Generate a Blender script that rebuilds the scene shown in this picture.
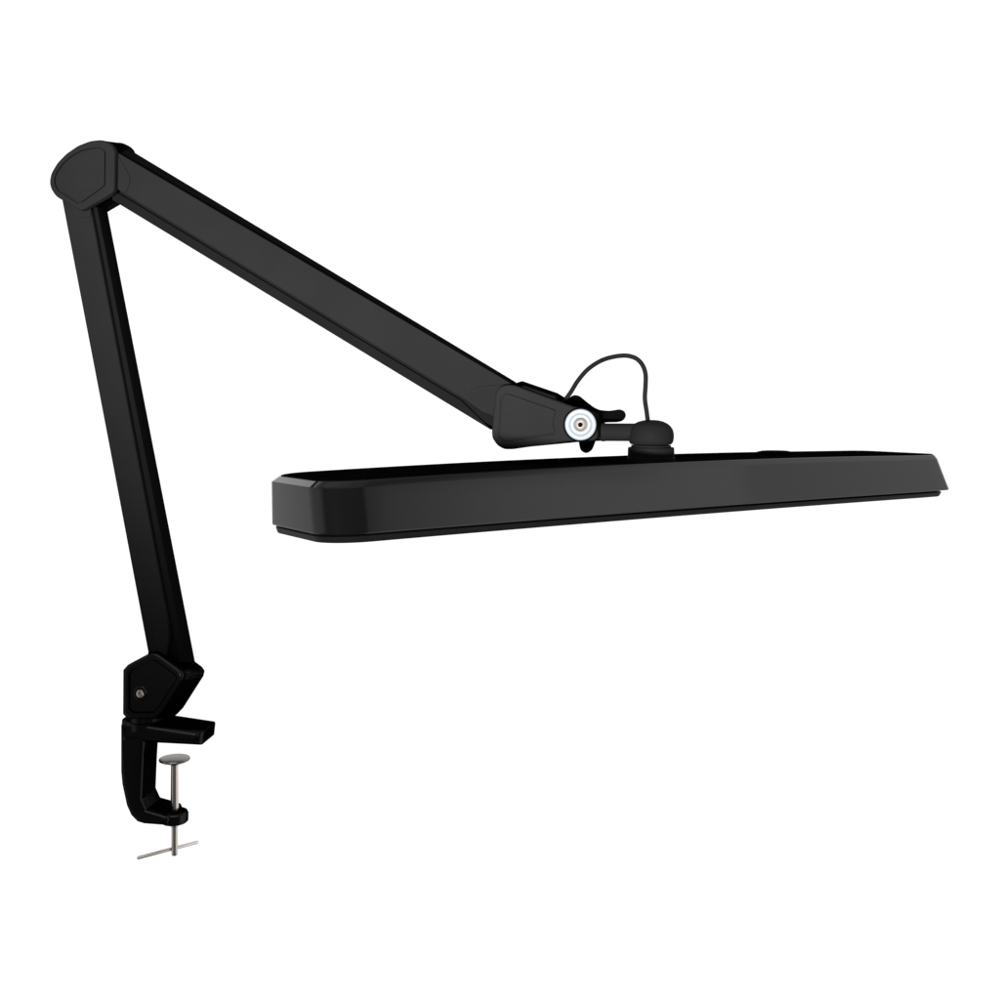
import bpy, math
from mathutils import Vector
from mathutils.geometry import tessellate_polygon

for o in list(bpy.data.objects):
    bpy.data.objects.remove(o)
SC = bpy.context.scene
COL = SC.collection

# ------------------------------------------------------------------ camera
F, HY = 1167.6, 395.1            # focal length and eye level, in photo pixels (1000 px frame)
EYE = Vector((0, 0, 0.42))       # camera position (height above the desk level)
cd = bpy.data.cameras.new('camera')
cam = bpy.data.objects.new('camera', cd)
COL.objects.link(cam)
cam.location = EYE
cam.rotation_euler = (math.pi / 2, 0, 0)
cd.sensor_width = 36
cd.lens = F / 1000 * 36
cd.shift_y = -(500 - HY) / 1000
cd.clip_start, cd.clip_end = 0.01, 100
SC.camera = cam

# ------------------------------------------------------------------ world: a studio with a white sweep behind the lamp
W_ = bpy.data.worlds.new('World')
SC.world = W_
W_.use_nodes = True
nt = W_.node_tree
nt.nodes.clear()
def wn(t, **k):
    n = nt.nodes.new(t)
    for a, b in k.items():
        setattr(n, a, b)
    return n
def wl(a, b): nt.links.new(a, b)
def wmath(op, a, b=None):
    n = wn('ShaderNodeMath', operation=op)
    for i, v in enumerate((a, b)):
        if v is None: continue
        if isinstance(v, (int, float)): n.inputs[i].default_value = v
        else: wl(v, n.inputs[i])
    return n.outputs[0]
def wrange(v, a, b):
    n = wn('ShaderNodeMapRange', interpolation_type='SMOOTHSTEP', clamp=True)
    wl(v, n.inputs['Value'])
    n.inputs['From Min'].default_value, n.inputs['From Max'].default_value = a, b
    return n.outputs[0]
WHITE, DARK = 1.10, 0.12
tc = wn('ShaderNodeTexCoord')
sx = wn('ShaderNodeSeparateXYZ')
wl(tc.outputs['Generated'], sx.inputs[0])
az = wmath('ARCTAN2', sx.outputs[0], sx.outputs[1])           # 0 = straight behind the lamp, + to the right
r_ = math.radians
m1 = wrange(az, r_(126), r_(106))
m2 = wrange(az, r_(-150), r_(-124))
lv = wmath('SUBTRACT', wmath('ADD', 1.0, wmath('MULTIPLY', wrange(az, r_(97.9), r_(99.3)), 0.26)),
           wmath('MULTIPLY', wrange(az, r_(-34), r_(-52)), 0.42))   # levels added for the shell's reflections: right a little brighter, left dimmer
ev = wmath('ARCSINE', sx.outputs[2])
el = wmath('ABSOLUTE', ev)
# greyer zone at upper right, added to shape the reflection on the shell front
edge = wmath('SUBTRACT', ev, wmath('ADD', wmath('MULTIPLY', az, 0.22), r_(10.4 - 0.22 * 104)))
band = wmath('MULTIPLY', wrange(edge, r_(-0.15), r_(0.15)), wrange(az, r_(101.0), r_(104.5)))
lv = wmath('MULTIPLY', lv, wmath('SUBTRACT', 1.0, wmath('MULTIPLY', band, 0.26)))
m3 = wrange(el, r_(52), r_(36))
fac = wmath('MULTIPLY', wmath('MULTIPLY', wmath('MULTIPLY', m1, m2), m3), lv)
up = wmath('MULTIPLY', wrange(wmath('ARCSINE', sx.outputs[2]), r_(44), r_(62)), 0.30)      # overhead glow added to lighten the head's chamfer
st = wmath('ADD', wmath('ADD', wmath('MULTIPLY', fac, WHITE - DARK), DARK), up)
bg = wn('ShaderNodeBackground')
bg.inputs['Color'].default_value = (1, 1, 1, 1)
wl(st, bg.inputs['Strength'])
wo = wn('ShaderNodeOutputWorld')
wl(bg.outputs[0], wo.inputs[0])

# ------------------------------------------------------------------ key lamp: a soft edged spot low in front, a little left of the camera
kd = bpy.data.lights.new('key_spot', 'SPOT')
key = bpy.data.objects.new('key_spot', kd)
COL.objects.link(key)
key.location = EYE + Vector((-0.28, -1.28, -0.31))
aim = EYE + Vector(((400 - 500) / F * 0.93, 0.93, (HY - 100) / F * 0.93))
key.rotation_euler = (aim - key.location).to_track_quat('-Z', 'Y').to_euler()
kd.energy = 1520
kd.color = (1.0, 0.99, 0.985)
kd.spot_size = 2 * math.atan(630 / F * 0.93 / (aim - key.location).length)
kd.spot_blend = 0.85
kd.shadow_soft_size = 0.10

# a dim wide softbox high in front: only strong enough to draw highlights on rounded edges
ad = bpy.data.lights.new('edge_softbox', 'AREA')
box = bpy.data.objects.new('edge_softbox', ad)
COL.objects.link(box)
box.location = EYE + Vector((-0.15, -0.30, 0.88))
box.rotation_euler = (EYE + Vector((-0.2, 0.93, -0.25)) - box.location).to_track_quat('-Z', 'Y').to_euler()
ad.shape = 'RECTANGLE'
ad.size, ad.size_y = 1.8, 0.35
ad.energy = 8.0

SC.view_settings.view_transform = 'Standard'
SC.view_settings.look = 'None'
SC.view_settings.exposure = 0
SC.view_settings.gamma = 1
SC.view_settings.use_curve_mapping = False

# ------------------------------------------------------------------ materials
def material(name, col, rough, spec=0.5, metal=0.0, bump=0.0, scale=900.0, var=0.0, rvar=0.0):
    m = bpy.data.materials.new(name)
    m.use_nodes = True
    t = m.node_tree
    b = t.nodes['Principled BSDF']
    b.inputs['Base Color'].default_value = (*col, 1)
    b.inputs['Roughness'].default_value = rough
    b.inputs['Metallic'].default_value = metal
    b.inputs['Specular IOR Level'].default_value = spec
    co = t.nodes.new('ShaderNodeTexCoord')
    if var or rvar:
        nz = t.nodes.new('ShaderNodeTexNoise')
        nz.inputs['Scale'].default_value = 28
        nz.inputs['Detail'].default_value = 6
        t.links.new(co.outputs['Object'], nz.inputs['Vector'])
        if var:
            r = t.nodes.new('ShaderNodeMapRange')
            r.inputs['From Min'].default_value, r.inputs['From Max'].default_value = 0.3, 0.7
            r.inputs['To Min'].default_value, r.inputs['To Max'].default_value = 1 - var, 1 + var
            t.links.new(nz.outputs['Fac'], r.inputs['Value'])
            x = t.nodes.new('ShaderNodeVectorMath')
            x.operation = 'SCALE'
            x.inputs[0].default_value = col
            t.links.new(r.outputs[0], x.inputs['Scale'])
            t.links.new(x.outputs[0], b.inputs['Base Color'])
        if rvar:
            r = t.nodes.new('ShaderNodeMapRange')
            r.inputs['From Min'].default_value, r.inputs['From Max'].default_value = 0.3, 0.7
            r.inputs['To Min'].default_value, r.inputs['To Max'].default_value = rough - rvar, rough + rvar
            t.links.new(nz.outputs['Fac'], r.inputs['Value'])
            t.links.new(r.outputs[0], b.inputs['Roughness'])
    if bump:
        n2 = t.nodes.new('ShaderNodeTexNoise')
        n2.inputs['Scale'].default_value = scale
        n2.inputs['Detail'].default_value = 3
        t.links.new(co.outputs['Object'], n2.inputs['Vector'])
        bp = t.nodes.new('ShaderNodeBump')
        bp.inputs['Strength'].default_value = bump
        bp.inputs['Distance'].default_value = 0.0004
        t.links.new(n2.outputs['Fac'], bp.inputs['Height'])
        t.links.new(bp.outputs[0], b.inputs['Normal'])
    return m

M = dict(
    paint=material('matte_black_paint', (0.0062, 0.0062, 0.0063), 0.55, 0.0, bump=0.12, var=0.05),
    plastic=material('black_moulded_plastic', (0.0062, 0.0062, 0.0063), 0.5, 0.004, bump=0.15, var=0.06),
    gloss=material('satin_black_shell', (0.0009, 0.0009, 0.0009), 0.06, 0.42, bump=0.008, scale=60, rvar=0.01),
    frame=material('black_light_frame', (0.0018, 0.0018, 0.0018), 0.4, 0.08),
    panel=material('deep_black_textured_panel', (0.0020, 0.0020, 0.0020), 0.8, 0.0, bump=0.4, scale=500),
    cast=material('black_anodised_casting', (0.020, 0.020, 0.020), 0.27, 0.5, 1.0, bump=0.05, scale=600),
    rubber=material('black_rubber', (0.0048, 0.0048, 0.0048), 0.6, 0.01, var=0.45),
    dark=material('black_lever_plastic', (0.0012, 0.0012, 0.0012), 0.5, 0.0),
    zinc=material('bright_zinc', (0.124, 0.134, 0.143), 0.45, 0.06, 0.0, bump=0.05),
    chrome=material('polished_bolt_steel', (0.30, 0.27, 0.25), 0.32, 0.5, 0.75),
    steel=material('dull_nickel_steel', (0.52, 0.475, 0.43), 0.24, 0.5, 1.0, bump=0.1, rvar=0.06),
    paint_shaded=material('shaded_black_paint', (0.0034, 0.0034, 0.0034), 0.6, 0.0, bump=0.12, var=0.07),  # darkened copy of the arm paint: the lip's shade put into colour
    nickel=material('dark_nickel', (0.17, 0.15, 0.135), 0.3, 0.5, 1.0, bump=0.1, rvar=0.06),
    barsteel=material('bright_nickel_bar', (0.78, 0.73, 0.67), 0.4, 0.5, 0.85, bump=0.1),
    opal=material('white_opal_diffuser', (0.75, 0.75, 0.74), 0.4, 0.4),
)

M['cast'].node_tree.nodes['Principled BSDF'].inputs['Specular Tint'].default_value = (0, 0, 0, 1)

# ------------------------------------------------------------------ head frame (solved from the photograph)
PSI = 0.60131
HO = Vector((-0.11131, 0.73415, -0.05563))          # front left corner of the shell's top edge
U = Vector((math.cos(PSI), math.sin(PSI), 0))
V = Vector((-math.sin(PSI), math.cos(PSI), 0))
K = Vector((0, 0, 1))
HL, HW, HH, HLIP = 0.6325, 0.094, 0.0330, 0.0058
def head(u, v, w): return HO + U * u + V * v + K * w

# swivel hub axis: on the head's centre line, where the photograph shows it
def solve_u(px, v):
    t = (px - 500) / F
    b = HO + V * v
    return (t * b.y - b.x) / (U.x - t * U.y)
HUB = head(solve_u(651, HW / 2), HW / 2, 0)
# arm frame: the vertical plane through the hub in which both arms swing
YAW = math.radians(6.0)
E1 = Vector((math.cos(YAW), -math.sin(YAW), 0))
N = Vector((-math.sin(YAW), -math.cos(YAW), 0))
MID = Vector((HUB.x, HUB.y, 0))
MM = 0.001
def on_plane(px, py, t):
    """photo point -> (along arm plane, up) for the sheet t metres in front of the arm mid plane"""
    d = Vector(((px - 500) / F, 1, (HY - py) / F))
    s = (MID + N * t).dot(N) / d.dot(N)
    p = d * s
    return ((p - MID).dot(E1), p.z)
def at(a, b, t): return MID + E1 * a + N * t + K * b
def P3(px, py, t): return at(*on_plane(px, py, t), t)

# ------------------------------------------------------------------ object helpers
ROOT_P = P3(141, 722, 0)
def empty(name, p):
    o = bpy.data.objects.new(name, None)
    o.empty_display_size = 0.05
    COL.objects.link(o)
    o.location = p + EYE
    return o
lamp = empty('desk_lamp', ROOT_P)
lamp['label'] = 'black jointed desk lamp with long flat head and steel screw clamp'
lamp['category'] = 'desk lamp'

def mesh(name, verts, faces, mat, parent, angle=35, label=None):
    me = bpy.data.meshes.new(name)
    me.from_pydata([tuple(v - ROOT_P) for v in verts], [], faces)
    me.validate()
    import bmesh
    bm = bmesh.new(); bm.from_mesh(me)
    bmesh.ops.recalc_face_normals(bm, faces=bm.faces)
    bm.to_mesh(me); bm.free()
    me.materials.append(M[mat])
    me.polygons.foreach_set('use_smooth', [True] * len(me.polygons))
    me.set_sharp_from_angle(angle=math.radians(angle))
    me.update()
    o = bpy.data.objects.new(name, me)
    COL.objects.link(o)
    o.parent = parent
    if label: o['label'] = label
    return o

class MB:
    def __init__(s): s.v, s.f = [], []
    def add(s, vs, fs):
        n = len(s.v)
        s.v += vs
        s.f += [tuple(i + n for i in f) for f in fs]
    def build(s, name, mat, parent, angle=35, label=None): return mesh(name, s.v, s.f, mat, parent, angle, label)

def area2(p): return sum(p[i][0] * p[(i + 1) % len(p)][1] - p[(i + 1) % len(p)][0] * p[i][1] for i in range(len(p)))
def ccw(p): return list(p) if area2(p) > 0 else list(reversed(p))
def fillet(p, r, seg=4):
    out = []
    n = len(p)
    for i in range(n):
        a, b, c = Vector(p[i - 1]), Vector(p[i]), Vector(p[(i + 1) % n])
        d1, d2 = (a - b), (c - b)
        l1, l2 = d1.length, d2.length
        if l1 < 1e-9 or l2 < 1e-9: continue
        ang = d1.angle(d2)
        rr = r[i] if isinstance(r, (list, tuple)) else r
        cut = min(rr / max(math.tan(ang / 2), 1e-3), l1 * 0.45, l2 * 0.45)
        s, e = b + d1 / l1 * cut, b + d2 / l2 * cut
        for k in range(seg + 1):
            t = k / seg
            q = s * (1 - t) ** 2 + b * 2 * t * (1 - t) + e * t * t
            out.append((q.x, q.y))
    return out
def offset(p, d):
    """move a ccw outline inwards by d"""
    out, n = [], len(p)
    for i in range(n):
        a, b, c = Vector(p[i - 1]), Vector(p[i]), Vector(p[(i + 1) % n])
        e1, e2 = (b - a), (c - b)
        if e1.length < 1e-9: e1 = e2
        if e2.length < 1e-9: e2 = e1
        n1 = Vector((-e1.y, e1.x)).normalized(); n2 = Vector((-e2.y, e2.x)).normalized()
        m = n1 + n2
        if m.length < 1e-6: m = n1
        m.normalize()
        k = d / max(m.dot(n1), 0.4)
        out.append((b.x + m.x * k, b.y + m.y * k))
    return out
def fill(loops):
    return [tuple(f) for f in tessellate_polygon([[Vector((x, y, 0)) for x, y in l] for l in loops])]

def loft(mb, rings, place, cap_first=True, cap_last=True, flip=False):
    """rings: list of (outline, t) with the same point count"""
    n = len(rings[0][0])
    vs = [place(x, y, t) for o, t in rings for x, y in o]
    fs = []
    for k in range(len(rings) - 1):
        for i in range(n):
            j = (i + 1) % n
            fs.append((k * n + i, k * n + j, (k + 1) * n + j, (k + 1) * n + i))
    if cap_first: fs += fill([rings[0][0]])
    if cap_last:
        q = (len(rings) - 1) * n
        fs += [tuple(i + q for i in f) for f in fill([rings[-1][0]])]
    mb.add(vs, fs)

def project(px, t): return [on_plane(x, y, t) for x, y in px]
def plate(mb, px, t0, t1, be=0.0010, r=0.002, back=None, shift=None, seg=4):
    """an extruded outline in the arm plane with a rounded front edge (t0 front, t1 back)"""
    f2 = project(px, t0)
    flip = area2(f2) < 0
    if shift: back = [(x + shift[0], y + shift[1]) for x, y in px]
    b2 = project(back, t1) if back else list(f2)
    if flip: f2, b2 = f2[::-1], b2[::-1]
    f2 = fillet(f2, r, seg); b2 = fillet(b2, r, seg)
    h = t0 - t1
    def mix(k): return [(a[0] * (1 - k) + b[0] * k, a[1] * (1 - k) + b[1] * k) for a, b in zip(f2, b2)]
    rings = [(offset(f2, be), t0)]
    for d, q in ((0.62, 0.08), (0.29, 0.29), (0.08, 0.62), (0, 1)):
        rings.append((offset(mix(q * be / h), d * be), t0 - q * be))
    rings.append((b2, t1))
    loft(mb, rings, at)

def cover(mb, px, inset, t0, t1, be=0.0014, r=0.003, ri=0.002, gap=0.00075, depth=0.0022):
    """a moulded side cover: rounded edge, with a raised inset panel parted from the rim by a fine groove"""
    f2 = fillet(ccw(project(px, t0)), r)
    i2 = fillet(ccw(project(inset, t0)), ri)
    rings = []
    for d, q in ((1, 0), (0.62, 0.08), (0.29, 0.29), (0.08, 0.62), (0, 1)):
        rings.append((offset(f2, d * be), t0 - q * be))
    rings.append((f2, t1))
    loft(mb, rings, at, cap_first=False)
    rim, po, pi = rings[0][0], offset(i2, -gap), offset(i2, gap)
    vs = [at(x, y, t0) for x, y in rim] + [at(x, y, t0) for x, y in po]
    mb.add(vs, fill([rim, po]))
    loft(mb, [(po, t0), (po, t0 - depth)], at, False, False)
    vs = [at(x, y, t0 - depth) for x, y in po] + [at(x, y, t0 - depth) for x, y in pi]
    mb.add(vs, fill([po, pi]))
    loft(mb, [(offset(pi, 0.0003), t0), (pi, t0 - 0.0003), (pi, t0 - depth)], at, True, False)

def lathe(mb, o, axis, prof, n=64):
    axis = axis.normalized()
    x = axis.cross(Vector((0.3, 0.5, 0.8))).normalized(); y = axis.cross(x)
    vs, fs = [], []
    for r, h in prof:
        for i in range(n):
            a = 2 * math.pi * i / n
            vs.append(o + axis * h + (x * math.cos(a) + y * math.sin(a)) * max(r, 1e-6))
    m = len(prof)
    for k in range(m - 1):
        for i in range(n):
            j = (i + 1) % n
            fs.append((k * n + i, k * n + j, (k + 1) * n + j, (k + 1) * n + i))
    fs.append(tuple(range(n))); fs.append(tuple((m - 1) * n + i for i in range(n)))
    mb.add(vs, fs)

def tube(mb, pts, r, n=16, sub=8):
    path = []
    P = [pts[0]] + list(pts) + [pts[-1]]
    for i in range(1, len(P) - 2):
        for k in range(sub):
            t = k / sub
            a, b, c, d = P[i - 1], P[i], P[i + 1], P[i + 2]
            path.append(0.5 * ((2 * b) + (c - a) * t + (2 * a - 5 * b + 4 * c - d) * t * t + (3 * b - a - 3 * c + d) * t ** 3))
    path.append(pts[-1])
    vs, fs = [], []
    up = None
    for i, p in enumerate(path):
        tg = (path[min(i + 1, len(path) - 1)] - path[max(i - 1, 0)]).normalized()
        if up is None: up = tg.cross(Vector((0, 1, 0.2))).normalized()
        up = (up - tg * up.dot(tg)).normalized()
        w = tg.cross(up)
        for j in range(n):
            a = 2 * math.pi * j / n
            vs.append(p + (up * math.cos(a) + w * math.sin(a)) * r)
    for k in range(len(path) - 1):
        for i in range(n):
            j = (i + 1) % n
            fs.append((k * n + i, k * n + j, (k + 1) * n + j, (k + 1) * n + i))
    fs.append(tuple(range(n))); fs.append(tuple((len(path) - 1) * n + i for i in range(n)))
    mb.add(vs, fs)

# ------------------------------------------------------------------ clamp
b = MB()
plate(b, [(119.6, 719.6), (202.4, 732.2), (200.8, 746.7), (144, 743.8), (119.6, 742.6)], 16 * MM, -16 * MM, be=0.0055, r=0.0018)
plate(b, [(119.8, 724), (140, 727), (144, 740), (142.2, 770), (141, 800), (145.5, 810),
          (160, 814), (167, 816.5), (168.5, 821), (167, 826), (161, 826), (143, 824.6), (136.4, 822.6), (130, 816), (125.5, 806),
          (121, 785), (119.8, 772)], 15.4 * MM, -15.7 * MM, be=0.0034, r=0.0018)
jo = P3(174.6, 812.5, 0)
jq = jo.y / F
lathe(b, jo, K, [(0.1 * jq, -9.4 * jq), (12.2 * jq, -9.4 * jq), (13.4 * jq, -8.2 * jq), (13.6 * jq, -1 * jq), (12.4 * jq, 1.4 * jq), (11 * jq, 2.2 * jq), (0.1 * jq, 2.2 * jq)], 48)
clamp = b.build('clamp_bracket', 'cast', lamp)
b = MB()
sp = P3(146, 722, 0)
lathe(b, sp, K, [(0.0170, -0.004), (0.0170, 0.0022), (0.0160, 0.0030), (0.0160, 0.008)])
b.build('swivel_spigot', 'cast', clamp)

SX, ST = 174.6, 0.0
S0 = P3(SX, 757.5, ST)
s = (S0.y) / F
b = MB()
zb = -(855 - 757.5) * s
lathe(b, S0, K, [(0.0001, zb), (0.0024, zb), (0.0027, zb + 0.0006), (0.0027, zb + 0.024), (0.0034, zb + 0.0245), (0.0034, zb + 0.036),
                 (0.0031, -0.012), (0.0030, -0.005)], 32)
screw = b.build('clamp_screw', 'steel', lamp)
b = MB()
lathe(b, S0, K, [(0.0035, -0.0062), (0.0060, -0.0046), (0.0111, -0.0030), (0.0129, -0.0020), (0.0131, -0.0012), (0.0126, -0.0004),
                 (0.0100, 0.0001), (0.0001, 0.0003)], 48)
b.build('pressure_pad', 'nickel', screw)
b = MB()
def bar_pt(px, py):
    z = -(849.3 - HY) / F * S0.y
    y = -z * F / (py - HY)
    return Vector(((px - 500) / F * y, y, z))
b0, b1 = bar_pt(136.8, 858.2), bar_pt(198.5, 841.8)
d = b1 - b0
L = d.length
rb = 0.00145
lathe(b, b0, d, [(0.0004, 0), (rb * 0.8, 0.0004), (rb, 0.001), (rb, L - 0.001), (rb * 0.8, L - 0.0004), (0.0004, L)], 20)
b.build('turning_bar', 'barsteel', screw)

# ------------------------------------------------------------------ base joint
BJ = [(123.0, 670), (127.6, 664.8), (146.3, 654.9), (152.4, 652.6), (157.3, 653.8), (180.4, 670.8), (183.3, 675), (182, 680.2),
      (161.5, 712.5), (155, 719.2), (128, 719.6), (122.7, 714)]
b = MB()
cin = [(x * 0.95 + 152 * 0.05, y * 0.95 + 686 * 0.05) for x, y in BJ]
plate(b, BJ, 14.6 * MM, -15 * MM, be=0.0006, r=0.002, back=[(x + 18.8, y - 2.4) for x, y in BJ])
bj = b.build('base_joint', 'cast', lamp)
b = MB()
def inner(pl, c, k): return [(c[0] + (x - c[0]) * k, c[1] + (y - c[1]) * k) for x, y in pl]
cover(b, BJ, inner(BJ, (152, 687), 0.78), 22 * MM, 15 * MM, be=0.0024, r=0.01)
b.build('side_cover', 'cast', bj)
b = MB()
plate(b, [(x + 18.8, y - 2.4) for x, y in BJ], -15.4 * MM, -22 * MM, be=0.0004, r=0.002)
b.build('side_cover', 'cast', bj)
b = MB()
so = P3(140.6, 693.6, 22 * MM)
lathe(b, so, N, [(0.0062, -0.001), (0.0062, 0.0004), (0.0056, 0.0008), (0.0044, 0.0008), (0.0041, 0.0001)], 32)
bc = b.build('screw_collar', 'cast', bj)
b = MB()
lathe(b, so, N, [(0.0034, 0.0001), (0.0034, 0.0014), (0.0029, 0.0019), (0.0017, 0.0021), (0.0014, 0.0009), (0.0001, 0.0008)], 24)
b.build('joint_screw', 'steel', bj)

# ------------------------------------------------------------------ lower arm
b = MB()
plate(b, [(61, 195), (88, 195), (168.2, 622.8), (168.6, 641), (164, 662), (147, 662), (148, 649)], 14 * MM, 5.2 * MM, be=0.0009, r=0.0006)
lower = b.build('lower_arm', 'paint', lamp)
b = MB()
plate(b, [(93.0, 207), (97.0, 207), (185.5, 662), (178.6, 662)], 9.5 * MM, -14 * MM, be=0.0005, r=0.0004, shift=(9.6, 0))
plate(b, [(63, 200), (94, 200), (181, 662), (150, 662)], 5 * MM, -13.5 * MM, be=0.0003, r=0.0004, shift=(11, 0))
b.build('inner_channel', 'paint_shaded', lower)
b = MB()
plate(b, [(151.3, 656), (152.8, 637), (157, 627), (162.5, 622.2), (167.6, 621.5), (168.3, 641), (165, 656)], 15.1 * MM, 13.8 * MM, be=0.0004, r=0.0008)
b.build('end_plate', 'paint', lower)
b = MB()
plate(b, [(69.5, 203), (71, 210), (76, 215.6), (81, 217.6), (90.5, 216.2), (91, 203)], 15.1 * MM, 13.8 * MM, be=0.0004, r=0.0015)
b.build('end_plate', 'paint', lower)

# ------------------------------------------------------------------ elbow joint
EL = [(49.0, 182.4), (50.4, 173.6), (57, 162.6), (66, 153.4), (77.6, 145.4), (90, 140.6), (101, 139.4), (108, 141.8), (112.8, 146.4), (114.8, 152.4),
      (114.2, 189.6), (111.6, 193.2), (84, 209.4), (80.4, 210.2), (76.8, 208.8), (55.2, 196.2), (50.4, 188.6)]
ELI = [(54.4, 181.2), (56.6, 173), (63, 164), (71.5, 156.4), (81.6, 150.8), (92.4, 148.6), (102, 148.2), (105.4, 151.2), (105, 184.8), (103.2, 187.2),
       (81.6, 202.8), (78, 202.8), (57.6, 189.8)]
ES = (20.5, 2.8)
b = MB()
EK = inner(EL, (84, 174), 0.985)
plate(b, EK, 14.6 * MM, -15 * MM, be=0.0006, r=0.02, back=[(x + ES[0] * 0.84, y + ES[1] * 0.84) for x, y in EK])
elbow = b.build('elbow_joint', 'dark', lamp)
b = MB()
cover(b, EL, ELI, 22 * MM, 15.2 * MM, be=0.0018, r=0.02, ri=0.02)
b.build('side_cover', 'plastic', elbow)
b = MB()
plate(b, [(x + ES[0] * 0.9, y + ES[1] * 0.9) for x, y in EL], -15.3 * MM, -22 * MM, be=0.0012, r=0.02)
b.build('side_cover', 'dark', elbow)

# ------------------------------------------------------------------ upper arm
b = MB()
plate(b, [(109, 147.5), (511.5, 383.6), (500, 420.8), (109, 184.4)], 14 * MM, 9 * MM, be=0.0009, r=0.0006)
upper = b.build('upper_arm', 'paint', lamp)
b = MB()
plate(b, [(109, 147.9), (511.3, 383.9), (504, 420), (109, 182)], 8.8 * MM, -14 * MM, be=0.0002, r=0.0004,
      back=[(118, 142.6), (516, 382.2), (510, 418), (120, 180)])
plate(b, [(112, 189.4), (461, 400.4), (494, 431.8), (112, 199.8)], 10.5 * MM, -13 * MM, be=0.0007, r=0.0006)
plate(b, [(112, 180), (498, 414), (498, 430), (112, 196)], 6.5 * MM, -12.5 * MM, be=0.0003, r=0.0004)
b.build('inner_channel', 'paint_shaded', upper)
b = MB()
plate(b, [(109, 152), (116.2, 152.2), (129.2, 175.5), (129.8, 181.5), (125.8, 192.6), (109, 184)], 15.1 * MM, 13.8 * MM, be=0.0003, r=0.0012)
b.build('end_plate', 'paint', upper)
b = MB()
plate(b, [(465.6, 400), (468, 394.5), (474, 388.4), (482, 386), (506, 384.3), (506, 411.6), (486.5, 413.2), (482, 411.4)], 15 * MM, 13.8 * MM, be=0.0004, r=0.001)
b.build('end_plate', 'paint', upper)

# ------------------------------------------------------------------ wrist joint
WR = [(493.8, 408), (495.6, 392.6), (498, 388.4), (502.2, 385.8), (508, 384.6), (514.8, 385.4), (573.6, 406.8), (588, 409), (596, 414), (598, 424),
      (598, 440.2), (585, 440.8), (571, 440.9), (513, 449.3), (504, 449.4), (497, 445.2), (492.2, 438), (491.8, 432)]
WRI = [(501.6, 397.4), (505.2, 393.8), (508.8, 393.4), (553, 408.4), (556.8, 411), (554.6, 417.6), (553.8, 424.4), (555.6, 430.8), (554.2, 433.4),
       (507.6, 440.6), (502.2, 439.8), (499.2, 436)]
b = MB()
plate(b, [(497, 391), (514, 388), (574, 409.5), (599, 413), (600, 439), (572, 440), (512, 447.5), (496, 441)], 15 * MM, -15 * MM, be=0.0008, r=0.002)
wrist = b.build('wrist_joint', 'dark', lamp)
b = MB()
plate(b, [(516, 387.4), (524, 385.6), (555.6, 396.2), (557, 400.5), (552, 404), (520, 394)], 16.5 * MM, -15 * MM, be=0.0016, r=0.0008)
b.build('cable_cover', 'paint_shaded', wrist)
b = MB()
cover(b, WR, WRI, 23 * MM, 15.6 * MM, be=0.0014, r=0.01, ri=0.0012)
b.build('side_cover', 'plastic', wrist)
b = MB()
plate(b, [(503, 392), (514, 383.4), (522, 381), (557, 393), (566, 398.5), (590, 408), (602, 410.5), (602, 441), (585, 441.5), (518, 448), (506, 445), (501, 430)],
      -15.4 * MM, -23 * MM, be=0.0012, r=0.002)
b.build('side_cover', 'dark', wrist)
WC = P3(580.6, 424.6, 23 * MM)
q = WC.y / F
b = MB()
lathe(b, WC, N, [(17.4 * q, -0.004), (17.4 * q, 0.0002), (16.8 * q, 0.0007), (2 * q, 0.0007)], 64)
b.build('washer_seat', 'dark', wrist)
b = MB()
lathe(b, WC, N, [(15.5 * q, 0.0004), (15.5 * q, 0.0014), (14.6 * q, 0.0020), (11.7 * q, 0.0020), (11.0 * q, 0.0013), (10.6 * q, 0.0013), (10.0 * q, 0.0021),
                 (7.0 * q, 0.0021), (6.7 * q, 0.0012), (1 * q, 0.0012)], 64)
b.build('washer', 'zinc', wrist)
b = MB()
lathe(b, WC, N, [(6.5 * q, 0.0010), (6.5 * q, 0.0030)] + [(6.5 * q * math.cos(a), 0.0030 + 3.6 * q * math.sin(a)) for a in [math.pi / 2 * i / 10 for i in range(1, 7)]] +
      [(2.45 * q, 0.0030 + 3.3 * q), (2.0 * q, -0.0010), (0.1 * q, -0.0011)], 40)
b.build('pivot_bolt', 'chrome', wrist)
b = MB()
lathe(b, WC, N, [(2.15 * q, 0.0020), (2.15 * q, 0.0030 + 2.6 * q), (0.1 * q, 0.0030 + 2.5 * q)], 6)
b.build('bolt_reflection_spot', 'dark', wrist)  # added dark disc standing in for the dark reflection in the bolt's dome
b = MB()
plate(b, [(567, 399), (573.8, 394.6), (579.4, 396), (586.5, 402), (593.4, 407.2), (599, 410), (608.8, 411.1), (620, 409.3), (624.9, 411.4), (626.3, 416.3),
          (622.8, 421.2), (617.2, 422.3), (603.2, 422.6), (600, 430), (596, 440), (592, 450.6), (586, 454), (580.2, 450.6), (578.5, 442), (575, 425)],
      -23.4 * MM, -33 * MM, be=0.003, r=0.02)
b.build('clamping_lever', 'dark', wrist)

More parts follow.
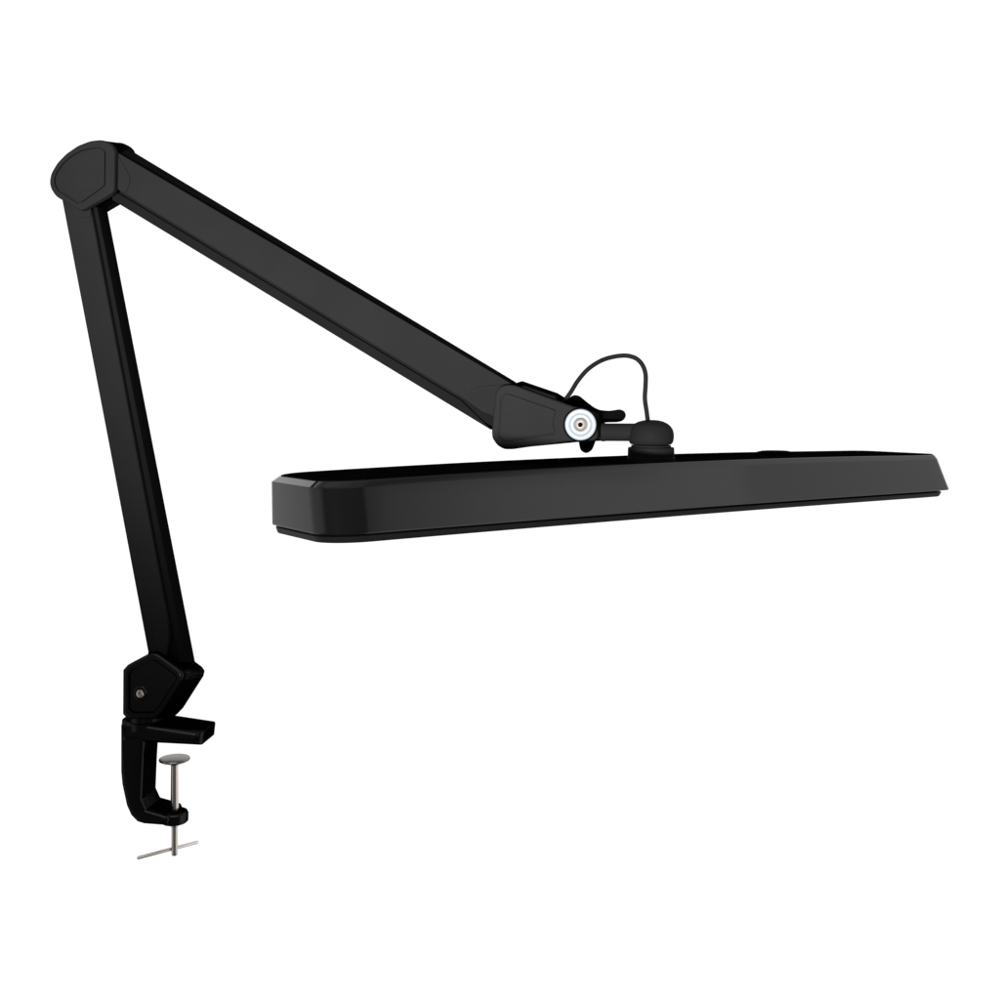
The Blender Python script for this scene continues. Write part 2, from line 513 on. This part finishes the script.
# ------------------------------------------------------------------ swivel tube, hub and collar on top of the head
q = HUB.y / F
def hz(py): return (HY - py) * q
b = MB()
hubo = Vector((HUB.x, HUB.y, 0))
prof = [(0.5, 444.2), (19.5, 444.4), (21.2, 443.2), (22.3, 440.5), (22.8, 436.5), (22.6, 433), (21.6, 429.5), (19.6, 426.3), (16.5, 423.6), (12.5, 421.6), (8, 420.4), (4, 420.0), (0.1, 419.9)]
lathe(b, hubo, K, [(r * q, hz(y)) for r, y in prof], 64)
hub = b.build('swivel_hub', 'plastic', lamp, angle=50)
b = MB()
c0 = on_plane(602, 432.2, 0)
L = -c0[0]
lathe(b, at(c0[0], c0[1], 0), E1, [(7.0 * q, -0.012), (7.0 * q, -0.001), (9.0 * q, -0.0008), (9.3 * q, 0.0004), (9.3 * q, 0.0022), (8.9 * q, 0.003), (8.9 * q, L)], 48)
b.build('swivel_tube', 'plastic', hub)
b = MB()
lathe(b, hubo, K, [(19.8 * q, hz(445.2)), (19.8 * q, hz(447.4)), (22.2 * q, hz(447.2)), (23.0 * q, hz(448.2)), (23.3 * q, hz(457.0)), (24.0 * q, hz(457.6)), (24.0 * q, hz(461.4))][::-1], 64)
b.build('collar', 'plastic', hub)

# ------------------------------------------------------------------ power cable loop
b = MB()
cpx = [(561, 405, -6), (565.4, 399.5, -6), (571, 391.8, -6), (578, 380.6, -6), (587.8, 369.4, -5), (600.4, 361, -4), (613, 356.9, -2), (625.6, 355.6, 0), (635.6, 358.2, 1),
       (642.2, 364.6, 1), (645.5, 374, 1), (645.5, 386.2, 1), (644.9, 398.8, 1), (646.6, 411.4, 0), (648.2, 424, 0)]
tube(b, [P3(x, y, t * MM) for x, y, t in cpx], 2.3 * q)
b.build('power_cable', 'rubber', lamp)

# ------------------------------------------------------------------ lamp head
def outline(ov=0.0, ol=0.0, orr=None, rv=0.0215, ru=0.030):
    """plan of the shell, ccw in (u, v); ov, ol, orr > 0 move the long sides, the left and the right end outwards"""
    if orr is None: orr = ov
    pts = []
    def corner(cu, cv, su, sv, a_u, a_v, rev):
        n = 14
        for k in (range(n, -1, -1) if rev else range(n + 1)):
            a = math.pi / 2 * k / n
            pts.append((cu + su * (a_u - a_u * math.sin(a)), cv + sv * (a_v - a_v * math.cos(a))))
    l, r_, f, k_ = -ol, HL + orr, -ov, HW + min(ov, 0.0006)
    # corners run from the end face (a = 90 deg) to the long side (a = 0)
    corner(l, f, 1, 1, ru, rv, True)
    for i in range(1, 40):
        pts.append((l + ru + (r_ - l - ru - 0.010) * i / 40, f))
    corner(r_, f, -1, 1, 0.010, 0.010, False)
    corner(r_, k_, -1, -1, 0.02, 0.02, True)
    for i in range(1, 40):
        pts.append((r_ - 0.02 - (r_ - l - ru - 0.02) * i / 40, k_))
    corner(l, k_, 1, -1, ru, rv, False)
    return pts
def arch(u, a): return a * max(0.0, 1 - ((u - 0.30) / 0.30) ** 2)
AT, AB, SL = 0.00356, 0.00095, 0.0035
def hplace(u, v, w):
    k = min(max(-w / HH, 0), 1.0)
    e = min(max((u - (HL - 0.05)) / 0.05, 0), 1.3)
    uu = u + SL * k * e
    return head(uu, v, w + arch(u, AT * (1 - k) + AB * k))
DR = 0.0079
b = MB()
ch = 0.0036
LE = 0.0026
rings = [(outline(-0.0040, -0.0098 + LE, -0.004), 0.0), (outline(-0.0002, -0.0066 + LE, -0.0006), 0.0), (outline(0.0003, -0.0062 + LE, 0.0), -0.0003),
         (outline(0.0024, -0.0012 + LE, 0.0004), -ch + 0.0003), (outline(0.0028, -0.0010 + LE, 0.0006), -ch - 0.0004)]
for i in range(1, 6):
    kk = i / 5
    rings.append((outline(0.0028 + (DR - 0.0028) * kk, -0.001 - 0.0004 * kk + LE, 0.0006 + 0.0072 * kk), -ch - 0.0004 + (-HH + 0.0010 + ch + 0.0004) * kk))
rings += [(outline(DR - 0.0003, -0.0017 + LE, 0.0075), -HH + 0.0002), (outline(DR - 0.0010, -0.0024 + LE, 0.0068), -HH), (outline(DR - 0.0075, -0.0089 + LE, 0.0003), -HH)]
loft(b, rings, hplace, cap_first=False, cap_last=False)
house = b.build('lamp_housing', 'gloss', lamp, angle=14)
b = MB()
loft(b, [(outline(-0.0008, -0.0073 + LE), 0.00005), (outline(-0.0008, -0.0073 + LE), 0.0004), (outline(-0.0014, -0.0079 + LE), 0.0006)], hplace, cap_first=False, cap_last=True)
b.build('top_panel', 'panel', house)
b = MB()
def lf(d): return outline(DR - d, -d + 0.0020, 0.0048 - d)
loft(b, [(lf(0.0068), -HH + 0.001), (lf(0.0068), -HH - 0.0009), (lf(0.0040), -HH - 0.0012), (lf(0.0034), -HH - 0.0018),
         (lf(0.0046), -HH - HLIP + 0.0006), (lf(0.0052), -HH - HLIP), (lf(0.012), -HH - HLIP), (lf(0.012), -HH - HLIP + 0.002)], hplace, False, False)
b.build('light_frame', 'frame', house)
b = MB()
loft(b, [(lf(0.0121), -HH - HLIP + 0.001), (lf(0.0121), -HH - HLIP + 0.003)], hplace, True, True)
b.build('diffuser', 'opal', house)
# fine perforated grille with raised rims at the left end of the top
b = MB()
for i in range(26):
    for k in range(9):
        u = 0.026 + i * 0.0058
        v = 0.016 + k * 0.0077 + (0.0038 if i % 2 else 0)
        c = head(u, v, arch(u, AT) + 0.0005)
        lathe(b, c, K, [(0.0016, 0), (0.0015, 0.0008), (0.0009, 0.0008), (0.0008, 0.0001)], 8)
b.build('vent_grille', 'paint_shaded', house)
# low round vent cap near the back edge of the top
b = MB()
uv = solve_u(775, HW * 0.80)
vc = head(uv, HW * 0.80, arch(uv, AT))
lathe(b, vc, K, [(0.0165, -0.0005), (0.0160, 0.0014), (0.0120, 0.0022), (0.0001, 0.0024)], 40)
b.build('vent_cap', 'panel', house)
